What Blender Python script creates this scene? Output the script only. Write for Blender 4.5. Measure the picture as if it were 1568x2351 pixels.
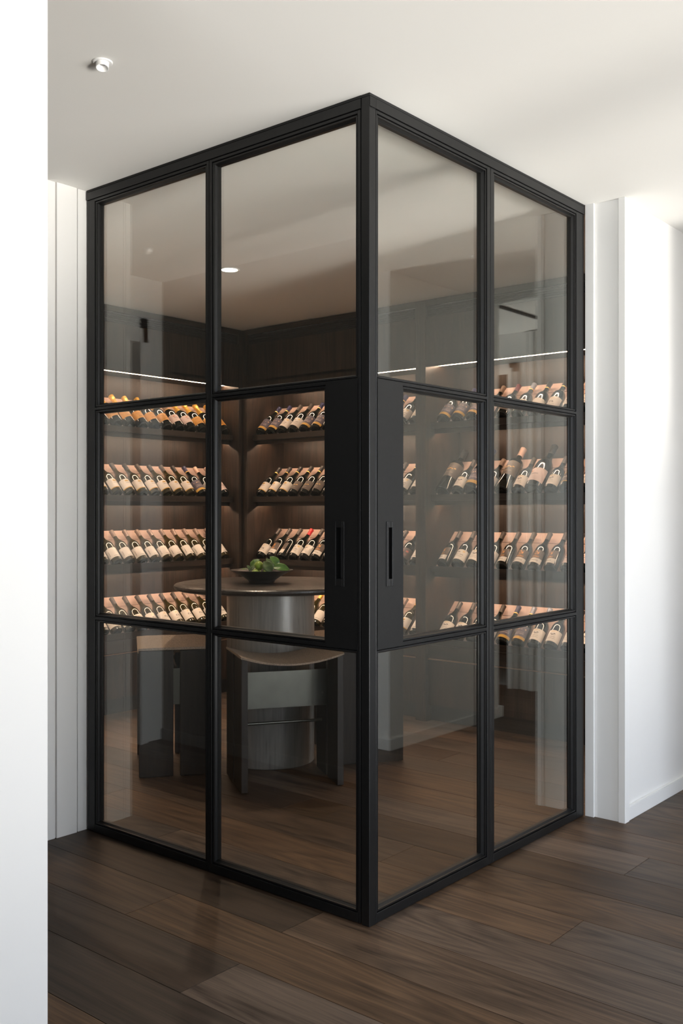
import bpy, math, random
from mathutils import Vector, Matrix
random.seed(7)
for o in list(bpy.data.objects):
    bpy.data.objects.remove(o)
scene = bpy.context.scene
COL = scene.collection

# ------------------------------------------------------------------ camera
# world: glass corner stands at (0,0); X runs back-right, Y runs back-left
F_PX = math.sqrt(2695 * 1896)
H = 2.7
CAM_Z = H * 957 / 1918
d0 = F_PX * H / 1918
hl, hr = math.hypot(2695, F_PX), math.hypot(1896, F_PX)
cxr = (848 - 784) / F_PX * d0
CAM = (-(cxr * 1896 / hr + d0 * F_PX / hr), -(cxr * -2695 / hl + d0 * F_PX / hl), CAM_Z)
cam_d = bpy.data.cameras.new('camera')
cam = bpy.data.objects.new('camera', cam_d)
COL.objects.link(cam)
cam.location = CAM
cam.rotation_euler = (math.pi / 2, 0, math.atan2(F_PX / hl, F_PX / hr) - math.pi / 2)
cam_d.sensor_fit = 'VERTICAL'
cam_d.sensor_height = 36
cam_d.lens = 36 * F_PX / 2351
cam_d.shift_y = -2.5 / 2351
cam_d.clip_start = 0.05
scene.camera = cam

# ------------------------------------------------------------------ world, daylight, exposure
w = bpy.data.worlds.new('world')
scene.world = w
w.use_nodes = True
bg = w.node_tree.nodes['Background']
bg.inputs['Color'].default_value = (0.72, 0.84, 1.0, 1)
bg.inputs['Strength'].default_value = 0.3
scene.view_settings.view_transform = 'Standard'
scene.view_settings.look = 'None'
scene.view_settings.gamma = 1
scene.view_settings.use_curve_mapping = False
scene.view_settings.exposure = 0.0

WIN_Y = -4.6
WINDOWS = [(-2.0, -0.20), (0.14, 1.86), (3.2, 4.0)]          # window openings (X ranges) of the daylight wall


def area(name, loc, sx, sy, power, color, tilt, spread, yaw=0.0):
    l = bpy.data.lights.new(name, 'AREA')
    l.shape = 'RECTANGLE'
    l.size, l.size_y = sx, sy
    l.energy = power
    l.color = color
    l.spread = math.radians(spread)
    o = bpy.data.objects.new(name, l)
    COL.objects.link(o)
    o.location = loc
    # pointing +Y, tilt>0 looks up
    o.rotation_euler = (math.radians(90 + tilt), 0, math.radians(yaw))
    return o


for (x0, x1), gain, sky in zip(WINDOWS, (0.9, 1.05, 2.0), (0.45, 1.5, 5.0)):
    wd = (x1 - x0)
    area('daylight_ground_bounce', ((x0 + x1) / 2, WIN_Y + 0.05, 0.55), wd, 1.0, 10.5 * wd * gain, (1.0, 0.945, 0.855), 22, 58)
    area('daylight_sky', ((x0 + x1) / 2, WIN_Y + 0.06, 1.35), wd, 2.1, 10.5 * wd * sky, (0.76, 0.85, 1.0), -10, 80 if x0 < 3 else 150)
# low sun mirrored upward off the pale terrace outside the windows
sun = bpy.data.lights.new('terrace_glint', 'SUN')
sun.energy = 1.7
sun.angle = math.radians(6)
sun.color = (1.0, 0.955, 0.885)
so = bpy.data.objects.new('terrace_glint', sun)
COL.objects.link(so)
so.location = (0, -8, 0.2)
_az, _el = math.radians(8), math.radians(20)
so.rotation_euler = Vector((math.sin(_az) * math.cos(_el), math.cos(_az) * math.cos(_el), math.sin(_el))).to_track_quat('-Z', 'Y').to_euler()
# window of the wall behind the camera
BACK_WIN = (-4.2, -0.7)
area('daylight_ground_bounce', (-5.35, sum(BACK_WIN) / 2, 0.55), BACK_WIN[1] - BACK_WIN[0], 1.0, 28, (1.0, 0.96, 0.89), 22, 80, -90)
area('daylight_sky', (-5.34, sum(BACK_WIN) / 2, 1.35), BACK_WIN[1] - BACK_WIN[0], 2.1, 34, (0.76, 0.85, 1.0), -8, 110, -90)

# ------------------------------------------------------------------ helpers


def link(o, parent=None):
    COL.objects.link(o)
    if parent is not None:
        o.parent = parent
    return o


def tag(o, label=None, cat=None, group=None, kind=None):
    if label:
        o['label'] = label
    if cat:
        o['category'] = cat
    if group:
        o['group'] = group
    if kind:
        o['kind'] = kind
    return o


def empty(name, loc=(0, 0, 0)):
    o = bpy.data.objects.new(name, None)
    o.location = loc
    o.empty_display_size = 0.1
    return link(o)


class MB:
    def __init__(s):
        s.v, s.f, s.uv = [], [], {}

    def box(s, x0, x1, y0, y1, z0, z1):
        x0, x1 = min(x0, x1), max(x0, x1)
        y0, y1 = min(y0, y1), max(y0, y1)
        z0, z1 = min(z0, z1), max(z0, z1)
        b = len(s.v)
        s.v += [(x0, y0, z0), (x1, y0, z0), (x1, y1, z0), (x0, y1, z0), (x0, y0, z1), (x1, y0, z1), (x1, y1, z1), (x0, y1, z1)]
        s.f += [tuple(b + i for i in q) for q in ((0, 3, 2, 1), (4, 5, 6, 7), (0, 1, 5, 4), (1, 2, 6, 5), (2, 3, 7, 6), (3, 0, 4, 7))]
        return s

    def hexa(s, pts):
        b = len(s.v)
        s.v += [tuple(p) for p in pts]
        s.f += [tuple(b + i for i in q) for q in ((0, 3, 2, 1), (4, 5, 6, 7), (0, 1, 5, 4), (1, 2, 6, 5), (2, 3, 7, 6), (3, 0, 4, 7))]
        return s

    def lathe(s, prof, n=32, cap0=True, cap1=True, c=(0, 0, 0)):
        b = len(s.v)
        for r, z in prof:
            for i in range(n):
                a = 2 * math.pi * i / n
                s.v.append((c[0] + r * math.cos(a), c[1] + r * math.sin(a), c[2] + z))
        for k in range(len(prof) - 1):
            for i in range(n):
                j = (i + 1) % n
                s.f.append((b + k * n + i, b + k * n + j, b + (k + 1) * n + j, b + (k + 1) * n + i))
        if cap0:
            s.f.append(tuple(b + i for i in reversed(range(n))))
        if cap1:
            s.f.append(tuple(b + (len(prof) - 1) * n + i for i in range(n)))
        return s

    def tube(s, p, q, r, n=12):
        p, q = Vector(p), Vector(q)
        d = (q - p).normalized()
        u = d.orthogonal().normalized()
        t = d.cross(u)
        b = len(s.v)
        for e in (p, q):
            for i in range(n):
                a = 2 * math.pi * i / n
                s.v.append(tuple(e + u * r * math.cos(a) + t * r * math.sin(a)))
        for i in range(n):
            j = (i + 1) % n
            s.f.append((b + i, b + j, b + n + j, b + n + i))
        s.f.append(tuple(b + i for i in reversed(range(n))))
        s.f.append(tuple(b + n + i for i in range(n)))
        return s

    def mesh(s, name, mat, smooth=False, bevel=0):
        m = bpy.data.meshes.new(name)
        m.from_pydata(s.v, [], s.f)
        if s.uv:
            l = m.uv_layers.new(name='UVMap')
            for lp in m.loops:
                l.data[lp.index].uv = s.uv[lp.vertex_index]
        if mat is not None:
            m.materials.append(mat)
        m.update()
        if smooth:
            m.shade_smooth()
        return m

    def build(s, name, mat, parent=None, smooth=False, bevel=0, angle=None):
        o = bpy.data.objects.new(name, s.mesh(name, mat, smooth or angle is not None))
        link(o, parent)
        if angle is not None:
            o.data.set_sharp_from_angle(angle=math.radians(angle))
        if bevel:
            md = o.modifiers.new('bevel', 'BEVEL')
            md.width = bevel
            md.segments = 2
            md.limit_method = 'ANGLE'
        return o


def B(name, mat, parent, *b, bevel=0):
    return MB().box(*b).build(name, mat, parent, bevel=bevel)


# ------------------------------------------------------------------ materials
class NT:
    def __init__(s, name):
        s.m = bpy.data.materials.new(name)
        s.m.use_nodes = True
        s.t = s.m.node_tree
        s.p = s.t.nodes['Principled BSDF']

    def n(s, typ, **kw):
        nd = s.t.nodes.new('ShaderNode' + typ)
        for k, v in kw.items():
            setattr(nd, k, v)
        return nd

    def l(s, a, b):
        s.t.links.new(a, b)

    def math(s, op, a, b=None, c=None):
        nd = s.n('Math', operation=op)
        for i, x in enumerate((a, b, c)):
            if x is None:
                continue
            if isinstance(x, (int, float)):
                nd.inputs[i].default_value = x
            else:
                s.l(x, nd.inputs[i])
        return nd.outputs[0]

    def mix(s, fac, a, b, mode='MIX'):
        nd = s.n('Mix', data_type='RGBA', blend_type=mode)
        for i, x in ((0, fac), (6, a), (7, b)):
            if isinstance(x, (int, float)):
                nd.inputs[i].default_value = x
            elif isinstance(x, tuple):
                nd.inputs[i].default_value = (*x[:3], 1)
            else:
                s.l(x, nd.inputs[i])
        return nd.outputs[2]

    def coords(s, scale, rnd=False, kind='Object'):
        tc = s.n('TexCoord')
        out = tc.outputs[kind]
        if rnd:
            oi = s.n('ObjectInfo')
            va = s.n('VectorMath', operation='SCALE')
            va.inputs[0].default_value = (37.0, 53.0, 71.0)
            s.l(oi.outputs['Random'], va.inputs['Scale'])
            ad = s.n('VectorMath', operation='ADD')
            s.l(out, ad.inputs[0])
            s.l(va.outputs[0], ad.inputs[1])
            out = ad.outputs[0]
        mp = s.n('Mapping')
        mp.inputs['Scale'].default_value = scale
        s.l(out, mp.inputs['Vector'])
        return mp.outputs[0]

    def noise(s, vec, scale=1, detail=4, rough=0.5, dist=0):
        nd = s.n('TexNoise')
        nd.inputs['Scale'].default_value = scale
        nd.inputs['Detail'].default_value = detail
        nd.inputs['Roughness'].default_value = rough
        nd.inputs['Distortion'].default_value = dist
        s.l(vec, nd.inputs['Vector'])
        return nd.outputs[0]

    def ramp(s, fac, stops):
        nd = s.n('ValToRGB')
        e = nd.color_ramp.elements
        while len(e) < len(stops):
            e.new(0.5)
        for i, (p, c) in enumerate(stops):
            e[i].position = p
            e[i].color = (*c, 1)
        s.l(fac, nd.inputs[0])
        return nd.outputs[0]

    def bump(s, height, strength=0.2, dist=0.001):
        nd = s.n('Bump')
        nd.inputs['Strength'].default_value = strength
        nd.inputs['Distance'].default_value = dist
        s.l(height, nd.inputs['Height'])
        s.l(nd.outputs[0], s.p.inputs['Normal'])


def simple(name, col, rough=0.5, metal=0.0, spec=0.5, noise=0.0, nscale=30, coat=0.0):
    t = NT(name)
    t.p.inputs['Roughness'].default_value = rough
    t.p.inputs['Metallic'].default_value = metal
    t.p.inputs['Specular IOR Level'].default_value = spec
    t.p.inputs['Coat Weight'].default_value = coat
    if noise:
        n = t.noise(t.coords((1, 1, 1)), nscale, 4)
        c = t.ramp(n, [(0.3, tuple(x * (1 - noise) for x in col)), (0.7, tuple(min(1, x * (1 + noise)) for x in col))])
        t.l(c, t.p.inputs['Base Color'])
    else:
        t.p.inputs['Base Color'].default_value = (*col, 1)
    return t.m


def wood(name, dark, light, axis, rough=0.45, rnd=True, ring=True, spec=0.5, bump=0.25, vary=0.0, hi=14.0, rings=22.0, fine=0.62):
    t = NT(name)
    lo = 0.9
    sc = [hi, hi, hi]
    sc[axis] = lo
    v = t.coords(tuple(sc), rnd)
    a = t.noise(v, 1.0, 5, 0.55, 0.6)
    fs = [150, 150, 150]
    fs[axis] = 4
    b = t.noise(t.coords(tuple(fs), rnd), 1.0, 3, 0.6)
    if ring:
        bs = [3.0, 3.0, 3.0]
        bs[axis] = 0.35
        big = t.noise(t.coords(tuple(bs), rnd), 1.0, 2, 0.5, 0.3)
        rg = t.math('FRACT', t.math('MULTIPLY', big, rings))
        rg = t.math('ABSOLUTE', t.math('SUBTRACT', rg, 0.5))
        a = t.math('ADD', t.math('MULTIPLY', a, 0.75), t.math('MULTIPLY', rg, 0.45))
    fac = t.math('ADD', t.math('MULTIPLY', a, 0.62), t.math('MULTIPLY', t.math('SUBTRACT', b, 0.2 if fine > 0.5 else 0.0), fine))
    c = t.ramp(fac, [(0.30, dark), (0.72, light)])
    if vary:
        oi = t.n('ObjectInfo')
        hs = t.n('HueSaturation')
        k = t.math('ADD', t.math('MULTIPLY', oi.outputs['Random'], vary), 1 - vary / 2)
        t.l(k, hs.inputs['Value'])
        k2 = t.math('ADD', t.math('MULTIPLY', t.math('FRACT', t.math('MULTIPLY', oi.outputs['Random'], 7.3)), 0.5), 0.75)
        t.l(k2, hs.inputs['Saturation'])
        t.l(c, hs.inputs['Color'])
        c = hs.outputs[0]
    t.l(c, t.p.inputs['Base Color'])
    rr = t.math('ADD', t.math('MULTIPLY', b, 0.2), rough - 0.1)
    t.l(rr, t.p.inputs['Roughness'])
    t.p.inputs['Specular IOR Level'].default_value = spec
    t.bump(fac, bump, 0.0012)
    return t.m


M = {}
M['paint'] = simple('wall_paint', (0.80, 0.79, 0.765), 0.6, noise=0.01, nscale=3)
M['dim'] = simple('side_room_shade', (0.10, 0.07, 0.055), 0.7)  # shade of the unlit side room put into its wall colour
M['ceiling'] = simple('ceiling_paint', (0.83, 0.82, 0.79), 0.8)
M['trim'] = simple('trim_gloss_paint', (0.80, 0.795, 0.775), 0.35)
M['steel'] = simple('black_steel', (0.0075, 0.0075, 0.0075), 0.36, spec=0.36, noise=0.15, nscale=60)
M['steel_recess'] = simple('recess_black', (0.004, 0.004, 0.004), 0.7)
M['cab'] = wood('cabinet_oak', (0.005, 0.003, 0.002), (0.058, 0.035, 0.0225), 2, 0.42, bump=0.4)
M['cab_x'] = wood('cabinet_oak_x', (0.006, 0.0036, 0.0025), (0.052, 0.031, 0.020), 0, 0.42)
M['cab_y'] = wood('cabinet_oak_y', (0.006, 0.0036, 0.0025), (0.052, 0.031, 0.020), 1, 0.42)
M['grille'] = simple('grille_dark', (0.012, 0.011, 0.01), 0.6)
M['rack'] = simple('rack_bronze', (0.50, 0.365, 0.305), 0.45, metal=0.0, noise=0.06, nscale=9)
M['bronze'] = simple('bronze_strip', (0.45, 0.27, 0.17), 0.35, metal=0.8)
M['floor'] = wood('smoked_oak_floor', (0.018, 0.011, 0.0075), (0.122, 0.079, 0.052), 1, 0.47, vary=0.85, bump=0.3, spec=0.33)
M['subfloor'] = simple('subfloor', (0.02, 0.015, 0.012), 0.9)
M['carpet'] = simple('carpet', (0.22, 0.2, 0.18), 1.0, noise=0.4, nscale=180)
M['table'] = wood('pedestal_ash_sheen', (0.14, 0.13, 0.118), (0.27, 0.254, 0.232), 2, 0.3, spec=0.6, hi=4.0, rings=30.0, bump=0.1, fine=0.3, ring=True)  # dark pedestal wood lightened, its daylight sheen is in the colour
M['table_top'] = wood('table_top_ash', (0.012, 0.009, 0.0075), (0.034, 0.026, 0.021), 1, 0.3)
M['stool'] = wood('stool_ash', (0.008, 0.0062, 0.005), (0.03, 0.022, 0.0175), 2, 0.5, spec=0.35)
M['plate'] = simple('stool_metal_plate', (0.15, 0.15, 0.132), 0.34, metal=1.0, noise=0.12, nscale=9)
M['bowl'] = simple('bowl_glaze', (0.022, 0.018, 0.015), 0.32, noise=0.2, nscale=40)
M['fruit'] = simple('green_fruit_skin', (0.24, 0.36, 0.04), 0.4, noise=0.3, nscale=40)
M['leaf'] = simple('leaf_green', (0.07, 0.165, 0.022), 0.4, noise=0.35, nscale=35)
M['leaf2'] = simple('leaf_dull', (0.075, 0.12, 0.032), 0.45, noise=0.4, nscale=35)
M['lampwhite'] = simple('lamp_white', (0.85, 0.85, 0.84), 0.4)
M['lampgrey'] = simple('lamp_reflector', (0.6, 0.6, 0.6), 0.35)

t = NT('seat_fabric')
v = t.coords((1, 1, 1))
wv = t.n('TexVoronoi')
wv.inputs['Scale'].default_value = 260
t.l(v, wv.inputs['Vector'])
t.l(t.ramp(wv.outputs[0], [(0.1, (0.40, 0.31, 0.23)), (0.7, (0.19, 0.14, 0.10))]), t.p.inputs['Base Color'])
t.p.inputs['Roughness'].default_value = 0.9
t.bump(wv.outputs[0], 0.4, 0.002)
M['fabric'] = t.m


def emit(name, col, strength):
    t = NT(name)
    t.p.inputs['Base Color'].default_value = (*col, 1)
    t.p.inputs['Emission Color'].default_value = (*col, 1)
    t.p.inputs['Emission Strength'].default_value = strength
    return t.m


M['led'] = emit('led_warm', (1.0, 0.69, 0.475), 64)
M['lamp_on'] = emit('downlight_glow', (1.0, 0.86, 0.68), 14)


def glass():
    t = NT('clear_glass')
    t.t.nodes.remove(t.p)
    geo = t.n('NewGeometry')
    ior = t.math('ADD', 1.75, t.math('MULTIPLY', geo.outputs['Backfacing'], 1 / 1.75 - 1.75))
    fr = t.n('Fresnel')
    t.l(ior, fr.inputs['IOR'])
    tr = t.n('BsdfTransparent')
    tr.inputs[0].default_value = (0.965, 0.965, 0.955, 1)
    gl = t.n('BsdfGlossy')
    gl.inputs['Roughness'].default_value = 0.0
    gl.inputs['Color'].default_value = (0.985, 1.0, 0.945, 1)
    mx = t.n('MixShader')
    t.l(fr.outputs[0], mx.inputs[0])
    t.l(tr.outputs[0], mx.inputs[1])
    t.l(gl.outputs[0], mx.inputs[2])
    t.l(mx.outputs[0], t.t.nodes['Material Output'].inputs['Surface'])
    return t.m


M['glass'] = glass()


def label_mat(name, base, marks, rough=0.55):
    """paper label: marks = (u0,u1,v0,v1,colour,stroke) printed areas; stroke>0 breaks the area into letters"""
    t = NT(name)
    tc = t.n('TexCoord')
    sp = t.n('SeparateXYZ')
    t.l(tc.outputs['UV'], sp.inputs[0])
    u, v = sp.outputs[0], sp.outputs[1]
    c = base
    for u0, u1, v0, v1, col, st in marks:
        k = t.math('MULTIPLY', t.math('GREATER_THAN', u, u0), t.math('LESS_THAN', u, u1))
        k = t.math('MULTIPLY', k, t.math('MULTIPLY', t.math('GREATER_THAN', v, v0), t.math('LESS_THAN', v, v1)))
        if st:
            n = t.noise(t.coords((st, st * 0.45, 1), kind='UV'), 1, 2)
            k = t.math('MULTIPLY', k, t.math('GREATER_THAN', n, 0.5))
        c = t.mix(k, c, col)
    if isinstance(c, tuple):
        t.p.inputs['Base Color'].default_value = (*c, 1)
    else:
        t.l(c, t.p.inputs['Base Color'])
    t.p.inputs['Roughness'].default_value = rough
    return t.m


INK = (0.06, 0.05, 0.045)
GOLD = (0.62, 0.36, 0.06)
CREAM = (0.72, 0.675, 0.615)
LAB = {
    'plain': label_mat('label_plain', CREAM, [(0.35, 0.75, 0.12, 0.17, INK, 60), (0.12, 0.17, 0.2, 0.7, INK, 40)]),
    'crest': label_mat('label_crest', CREAM, [(0.38, 0.60, 0.70, 0.86, GOLD, 0), (0.40, 0.58, 0.70, 0.76, INK, 40), (0.36, 0.66, 0.52, 0.58, INK, 60), (0, 1, 0, 0.08, GOLD, 0)]),
    'script': label_mat('label_script', CREAM, [(0.40, 0.58, 0.72, 0.86, (0.75, 0.52, 0.2), 22), (0.36, 0.62, 0.36, 0.56, INK, 26), (0.3, 0.7, 0.2, 0.24, INK, 60)]),
    'house': label_mat('label_house', CREAM, [(0.34, 0.5, 0.66, 0.8, INK, 30), (0.28, 0.72, 0.45, 0.53, INK, 60), (0.32, 0.68, 0.28, 0.33, INK, 60), (0.62, 0.74, 0.75, 0.88, (0.8, 0.55, 0.2), 0)]),
    'stag': label_mat('label_stag', CREAM, [(0.34, 0.62, 0.55, 0.74, INK, 24), (0.34, 0.66, 0.38, 0.43, INK, 60), (0.3, 0.7, 0.24, 0.28, INK, 70), (0.35, 0.65, 0.84, 0.93, GOLD, 20)]),
    'blush': label_mat('label_blush', (0.66, 0.53, 0.50), [(0.32, 0.68, 0.5, 0.58, INK, 60), (0.3, 0.42, 0.68, 0.82, (0.6, 0.25, 0.1), 0)]),
    'navy': label_mat('label_navy', (0.085, 0.075, 0.11), [(0, 1, 0, 0.2, GOLD, 0), (0.15, 0.85, 0.72, 0.80, (0.75, 0.45, 0.25), 10), (0.2, 0.8, 0.36, 0.45, (0.45, 0.36, 0.36), 50), (0.2, 0.8, 0.5, 0.54, (0.45, 0.36, 0.36), 60)]),
    'orange': label_mat('label_orange', (0.62, 0.30, 0.045), [(0.25, 0.75, 0.66, 0.74, (0.2, 0.08, 0.02), 60), (0.3, 0.7, 0.48, 0.53, (0.25, 0.1, 0.02), 60), (0.3, 0.7, 0.22, 0.32, (0.3, 0.12, 0.02), 40)]),
    'sun': label_mat('label_sun', (0.085, 0.06, 0.048), [(0, 1, 0, 0.36, CREAM, 0), (0.36, 0.64, 0.62, 0.92, (0.75, 0.33, 0.08), 16), (0.25, 0.75, 0.42, 0.54, (0.75, 0.33, 0.08), 40), (0.25, 0.75, 0.16, 0.22, INK, 60)]),
    'slate': label_mat('label_slate', (0.10, 0.075, 0.06), [(0.2, 0.75, 0.5, 0.62, (0.75, 0.42, 0.12), 24), (0.3, 0.7, 0.25, 0.3, (0.4, 0.3, 0.2), 60)]),
    'gilt': label_mat('label_gilt', (0.10, 0.08, 0.07), [(0, 1, 0, 0.06, GOLD, 0), (0, 0.06, 0, 1, GOLD, 0), (0.94, 1, 0, 1, GOLD, 0), (0, 1, 0.94, 1, GOLD, 0), (0.15, 0.85, 0.62, 0.84, (0.8, 0.5, 0.1), 14), (0.25, 0.75, 0.3, 0.4, (0.6, 0.5, 0.4), 50)]),
    'rose': label_mat('label_rose', (0.09, 0.06, 0.055), [(0.3, 0.48, 0.6, 0.75, (0.6, 0.12, 0.08), 0), (0.62, 0.78, 0.58, 0.74, (0.6, 0.12, 0.08), 0), (0.25, 0.75, 0.2, 0.4, (0.3, 0.12, 0.1), 40)]),
}
LABTXT = {'plain': 'plain cream label', 'crest': 'gold-crested cream label', 'script': 'cream script label', 'house': 'cream drawing label',
          'stag': 'cream animal label', 'blush': 'blush pink label', 'navy': 'gold-banded navy label', 'orange': 'orange label',
          'sun': 'brown sunburst label', 'slate': 'gold-lettered dark label', 'gilt': 'gold-edged black label', 'rose': 'dark red-bloom label'}
CAPM = {
    'bronze': simple('cap_bronze', (0.20, 0.145, 0.118), 0.4, metal=0.3),
    'grey': simple('cap_grey', (0.062, 0.052, 0.046), 0.4, metal=0.3),
    'black': simple('cap_black', (0.02, 0.018, 0.017), 0.35),
    'navy': simple('cap_navy', (0.02, 0.022, 0.075), 0.35),
    'gold': simple('cap_gold_foil', (0.80, 0.46, 0.09), 0.35, metal=0.6, noise=0.35, nscale=260),
    'red': simple('cap_red', (0.55, 0.015, 0.02), 0.3),
    'maroon': simple('cap_maroon', (0.12, 0.03, 0.04), 0.35),
    'pinktan': simple('cap_pink_tan', (0.55, 0.38, 0.30), 0.4, metal=0.2),
    'silver': simple('cap_silver_blue', (0.24, 0.26, 0.32), 0.35, metal=0.3),
}
RINGM = simple('cap_gold_ring', (0.8, 0.5, 0.14), 0.3, metal=0.6)
BOT = {'red': simple('bottle_dark_glass', (0.007, 0.008, 0.006), 0.06, spec=0.6, coat=0.3),
       'white': simple('bottle_olive_glass', (0.036, 0.027, 0.006), 0.06, spec=0.6, coat=0.3)}

# ------------------------------------------------------------------ the setting: floor
floor = B('floor', M['subfloor'], None, -5.5, 5.6, WIN_Y - 0.2, 4.2, -0.08, -0.0125)
tag(floor, 'dark smoked oak plank floor running through hall and cellar', 'floor', kind='structure')
PW, PX = 0.2347, -0.2075
JO = {-1: 0.69, 0: 0.195, 1: 1.22, 2: -0.505, 3: 0.342, 4: 1.099, 5: -0.435, 6: 0.367}        # end joints read off the photo, per plank row
for k in range(-8, 20):
    x0 = PX + k * PW
    if x0 > 4.05:
        break
    y = JO.get(k, None)
    if y is None:
        y = random.uniform(0, 2.4)
    y -= 2.4 * 3
    while y < 3.75:
        a, b = max(y, WIN_Y), min(y + 2.4, 3.75)
        if b - a > 0.05:
            g = 0.0009
            B('plank', M['floor'], floor, x0 + g, x0 + PW - g, a + g, b - g, -0.0125, 0.0, bevel=0.0008)
        y += 2.4
carpet = B('carpet', M['carpet'], None, 4.145, 5.495, -3.195, -0.3, -0.012, 0.006)
tag(carpet, 'grey looped carpet in the side room beyond the passage', 'carpet')

ceil = B('ceiling', M['ceiling'], None, -5.5, 5.6, WIN_Y - 0.2, 4.2, H, H + 0.1)
tag(ceil, 'flat off-white painted plaster ceiling', 'ceiling', kind='structure')


def wall(name, label, *boxes, mat='paint'):
    m = MB()
    for b in boxes:
        m.box(*b)
    o = m.build(name, M[mat])
    return tag(o, label, 'wall', kind='structure')


FX = -0.0124
# near wall whose end shows at the left edge of the picture
wall('wall_foreground', 'bright white wall end standing close at the left edge', (-1.36, -1.235, -0.063, -0.040, FX, H), (-1.36, -1.247, -0.040, 2.63, FX, H))
o = B('wall_hall', simple('taupe_lining', (0.17, 0.16, 0.145), 0.6), None, -1.247, -1.235, -0.040, 2.578, 0.0, H - 0.001)  # thin taupe lining added over the hall side to darken its reflection
tag(o, 'taupe lining added to the hall side of the near wall, mirrored in the left glass', 'wall', kind='structure')
# left hall: jamb wall of the cellar and end wall with a doorway
wall('wall_left', 'white wall end left of the glass screen', (-0.172, 0.030, 1.536, 4.1, FX, H))
wall('wall_left_end', 'white end wall of the left hall with doorway', (-1.247, -1.05, 2.58, 2.70, FX, H), (-1.05, -0.172, 2.58, 2.70, 2.32, H))
# right corridor
wall('wall_right', 'bright white corridor wall right of the glass screen', (1.545, 5.0, -0.170, -0.012, FX, H))
wall('wall_corridor', 'white corridor wall facing the glass screen across the hall', (1.92, 3.10, WIN_Y, -1.325, FX, H))
wall('wall_passage', 'white side passage wall with doorway', (4.08, 4.14, -1.81, -0.17, FX, H), (4.08, 4.14, -2.61, -1.81, 2.40, H), (4.08, 4.14, WIN_Y, -2.61, FX, H))
# cellar outer walls behind the joinery
wall('wall_cellar', 'wall behind the wine racks', (0.030, 3.24, 3.75, 3.9, FX, H), (3.10, 3.24, -0.012, 3.75, FX, H))
# window wall of the living room (right of the camera)
ws = [(-5.4, WINDOWS[0][0]), (WINDOWS[0][1], WINDOWS[1][0]), (WINDOWS[1][1], WINDOWS[2][0]), (WINDOWS[2][1], 4.14)]
m = MB()
for a, b in ws:
    m.box(a, b, WIN_Y - 0.15, WIN_Y, FX, H)
for a, b in WINDOWS:
    m.box(a, b, WIN_Y - 0.15, WIN_Y, 2.45, H)
o = m.build('wall_window', M['paint'])
tag(o, 'white window wall of the living room', 'wall', kind='structure')
wall('wall_back', 'white living room wall behind the camera', (-5.5, -5.4, WIN_Y - 0.15, BACK_WIN[0], FX, H), (-5.5, -5.4, BACK_WIN[1], 4.1, FX, H), (-5.5, -5.4, BACK_WIN[0], BACK_WIN[1], 2.45, H))
wall('wall_far', 'white end wall of the room left of the near wall', (-5.4, -1.36, 4.0, 4.1, FX, H), (-1.36, -0.172, 4.0, 4.1, FX, H))
wall('wall_side_room', 'wall of the carpeted side room, shade put into its colour', (5.5, 5.6, -3.3, -0.17, FX, H), (4.14, 5.5, -3.3, -3.2, FX, H), mat='dim')


def base(name, label, *b, mat=None):
    m = MB()
    m.box(*b[:4], 0.0, 0.060)
    x0, x1, y0, y1 = b[:4]
    m.box(x0, x1, y0, y1, 0.060, 0.064)
    o = m.build(name, mat or M['trim'], bevel=0.002)
    return tag(o, label, 'baseboard', kind='structure')


base('baseboard_right', 'white baseboard along the right corridor wall', 1.585, 4.08, -0.184, -0.170)
base('baseboard_corridor', 'white baseboard along the wall across the hall', 1.906, 3.10, -1.325, -1.311)
base('baseboard_corridor_end', 'white baseboard around the corridor wall corner', 1.906, 1.92, WIN_Y, -1.325)
base('baseboard_foreground', 'taupe baseboard on the hall side of the near wall', -1.235, -1.221, -0.040, 2.577, mat=simple('taupe_trim', (0.22, 0.21, 0.195), 0.4))
p = MB().box(3.10, 3.135, -1.45, -1.311, 0, 0.07).build('trim_9', M['trim'], bevel=0.002)
tag(p, 'white plinth block at the end of the corridor baseboard', 'trim', kind='structure')

# left jamb lining: three boards with recessed joints
for i, (a, b, pr_, nm) in enumerate([(-0.186, -0.151, 0.000, 'outer narrow'), (-0.145, -0.0475, 0.004, 'wide middle'), (-0.0405, 0.042, 0.000, 'inner narrow')]):
    o = B('trim_%d' % (i + 1), M['trim'], None, a, b, 1.528 - pr_, 1.536, 0, H, bevel=0.0012)
    tag(o, nm + ' white jamb board left of the glass screen', 'trim', kind='structure')
# right jamb lining, stepped
o = B('trim_4', M['trim'], None, 1.530, 1.545, -0.045, -0.004, 0, H, bevel=0.0012)
tag(o, 'narrow white jamb board touching the glass screen', 'trim', kind='structure')
o = B('trim_5', M['trim'], None, 1.543, 1.56, -0.153, -0.045, 0, H, bevel=0.0012)
tag(o, 'wide white jamb board right of the glass screen', 'trim', kind='structure')
o = B('trim_6', M['trim'], None, 1.535, 1.580, -0.188, -0.157, 0, H, bevel=0.0015)
tag(o, 'white architrave on the corner of the right wall', 'trim', kind='structure')
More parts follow.
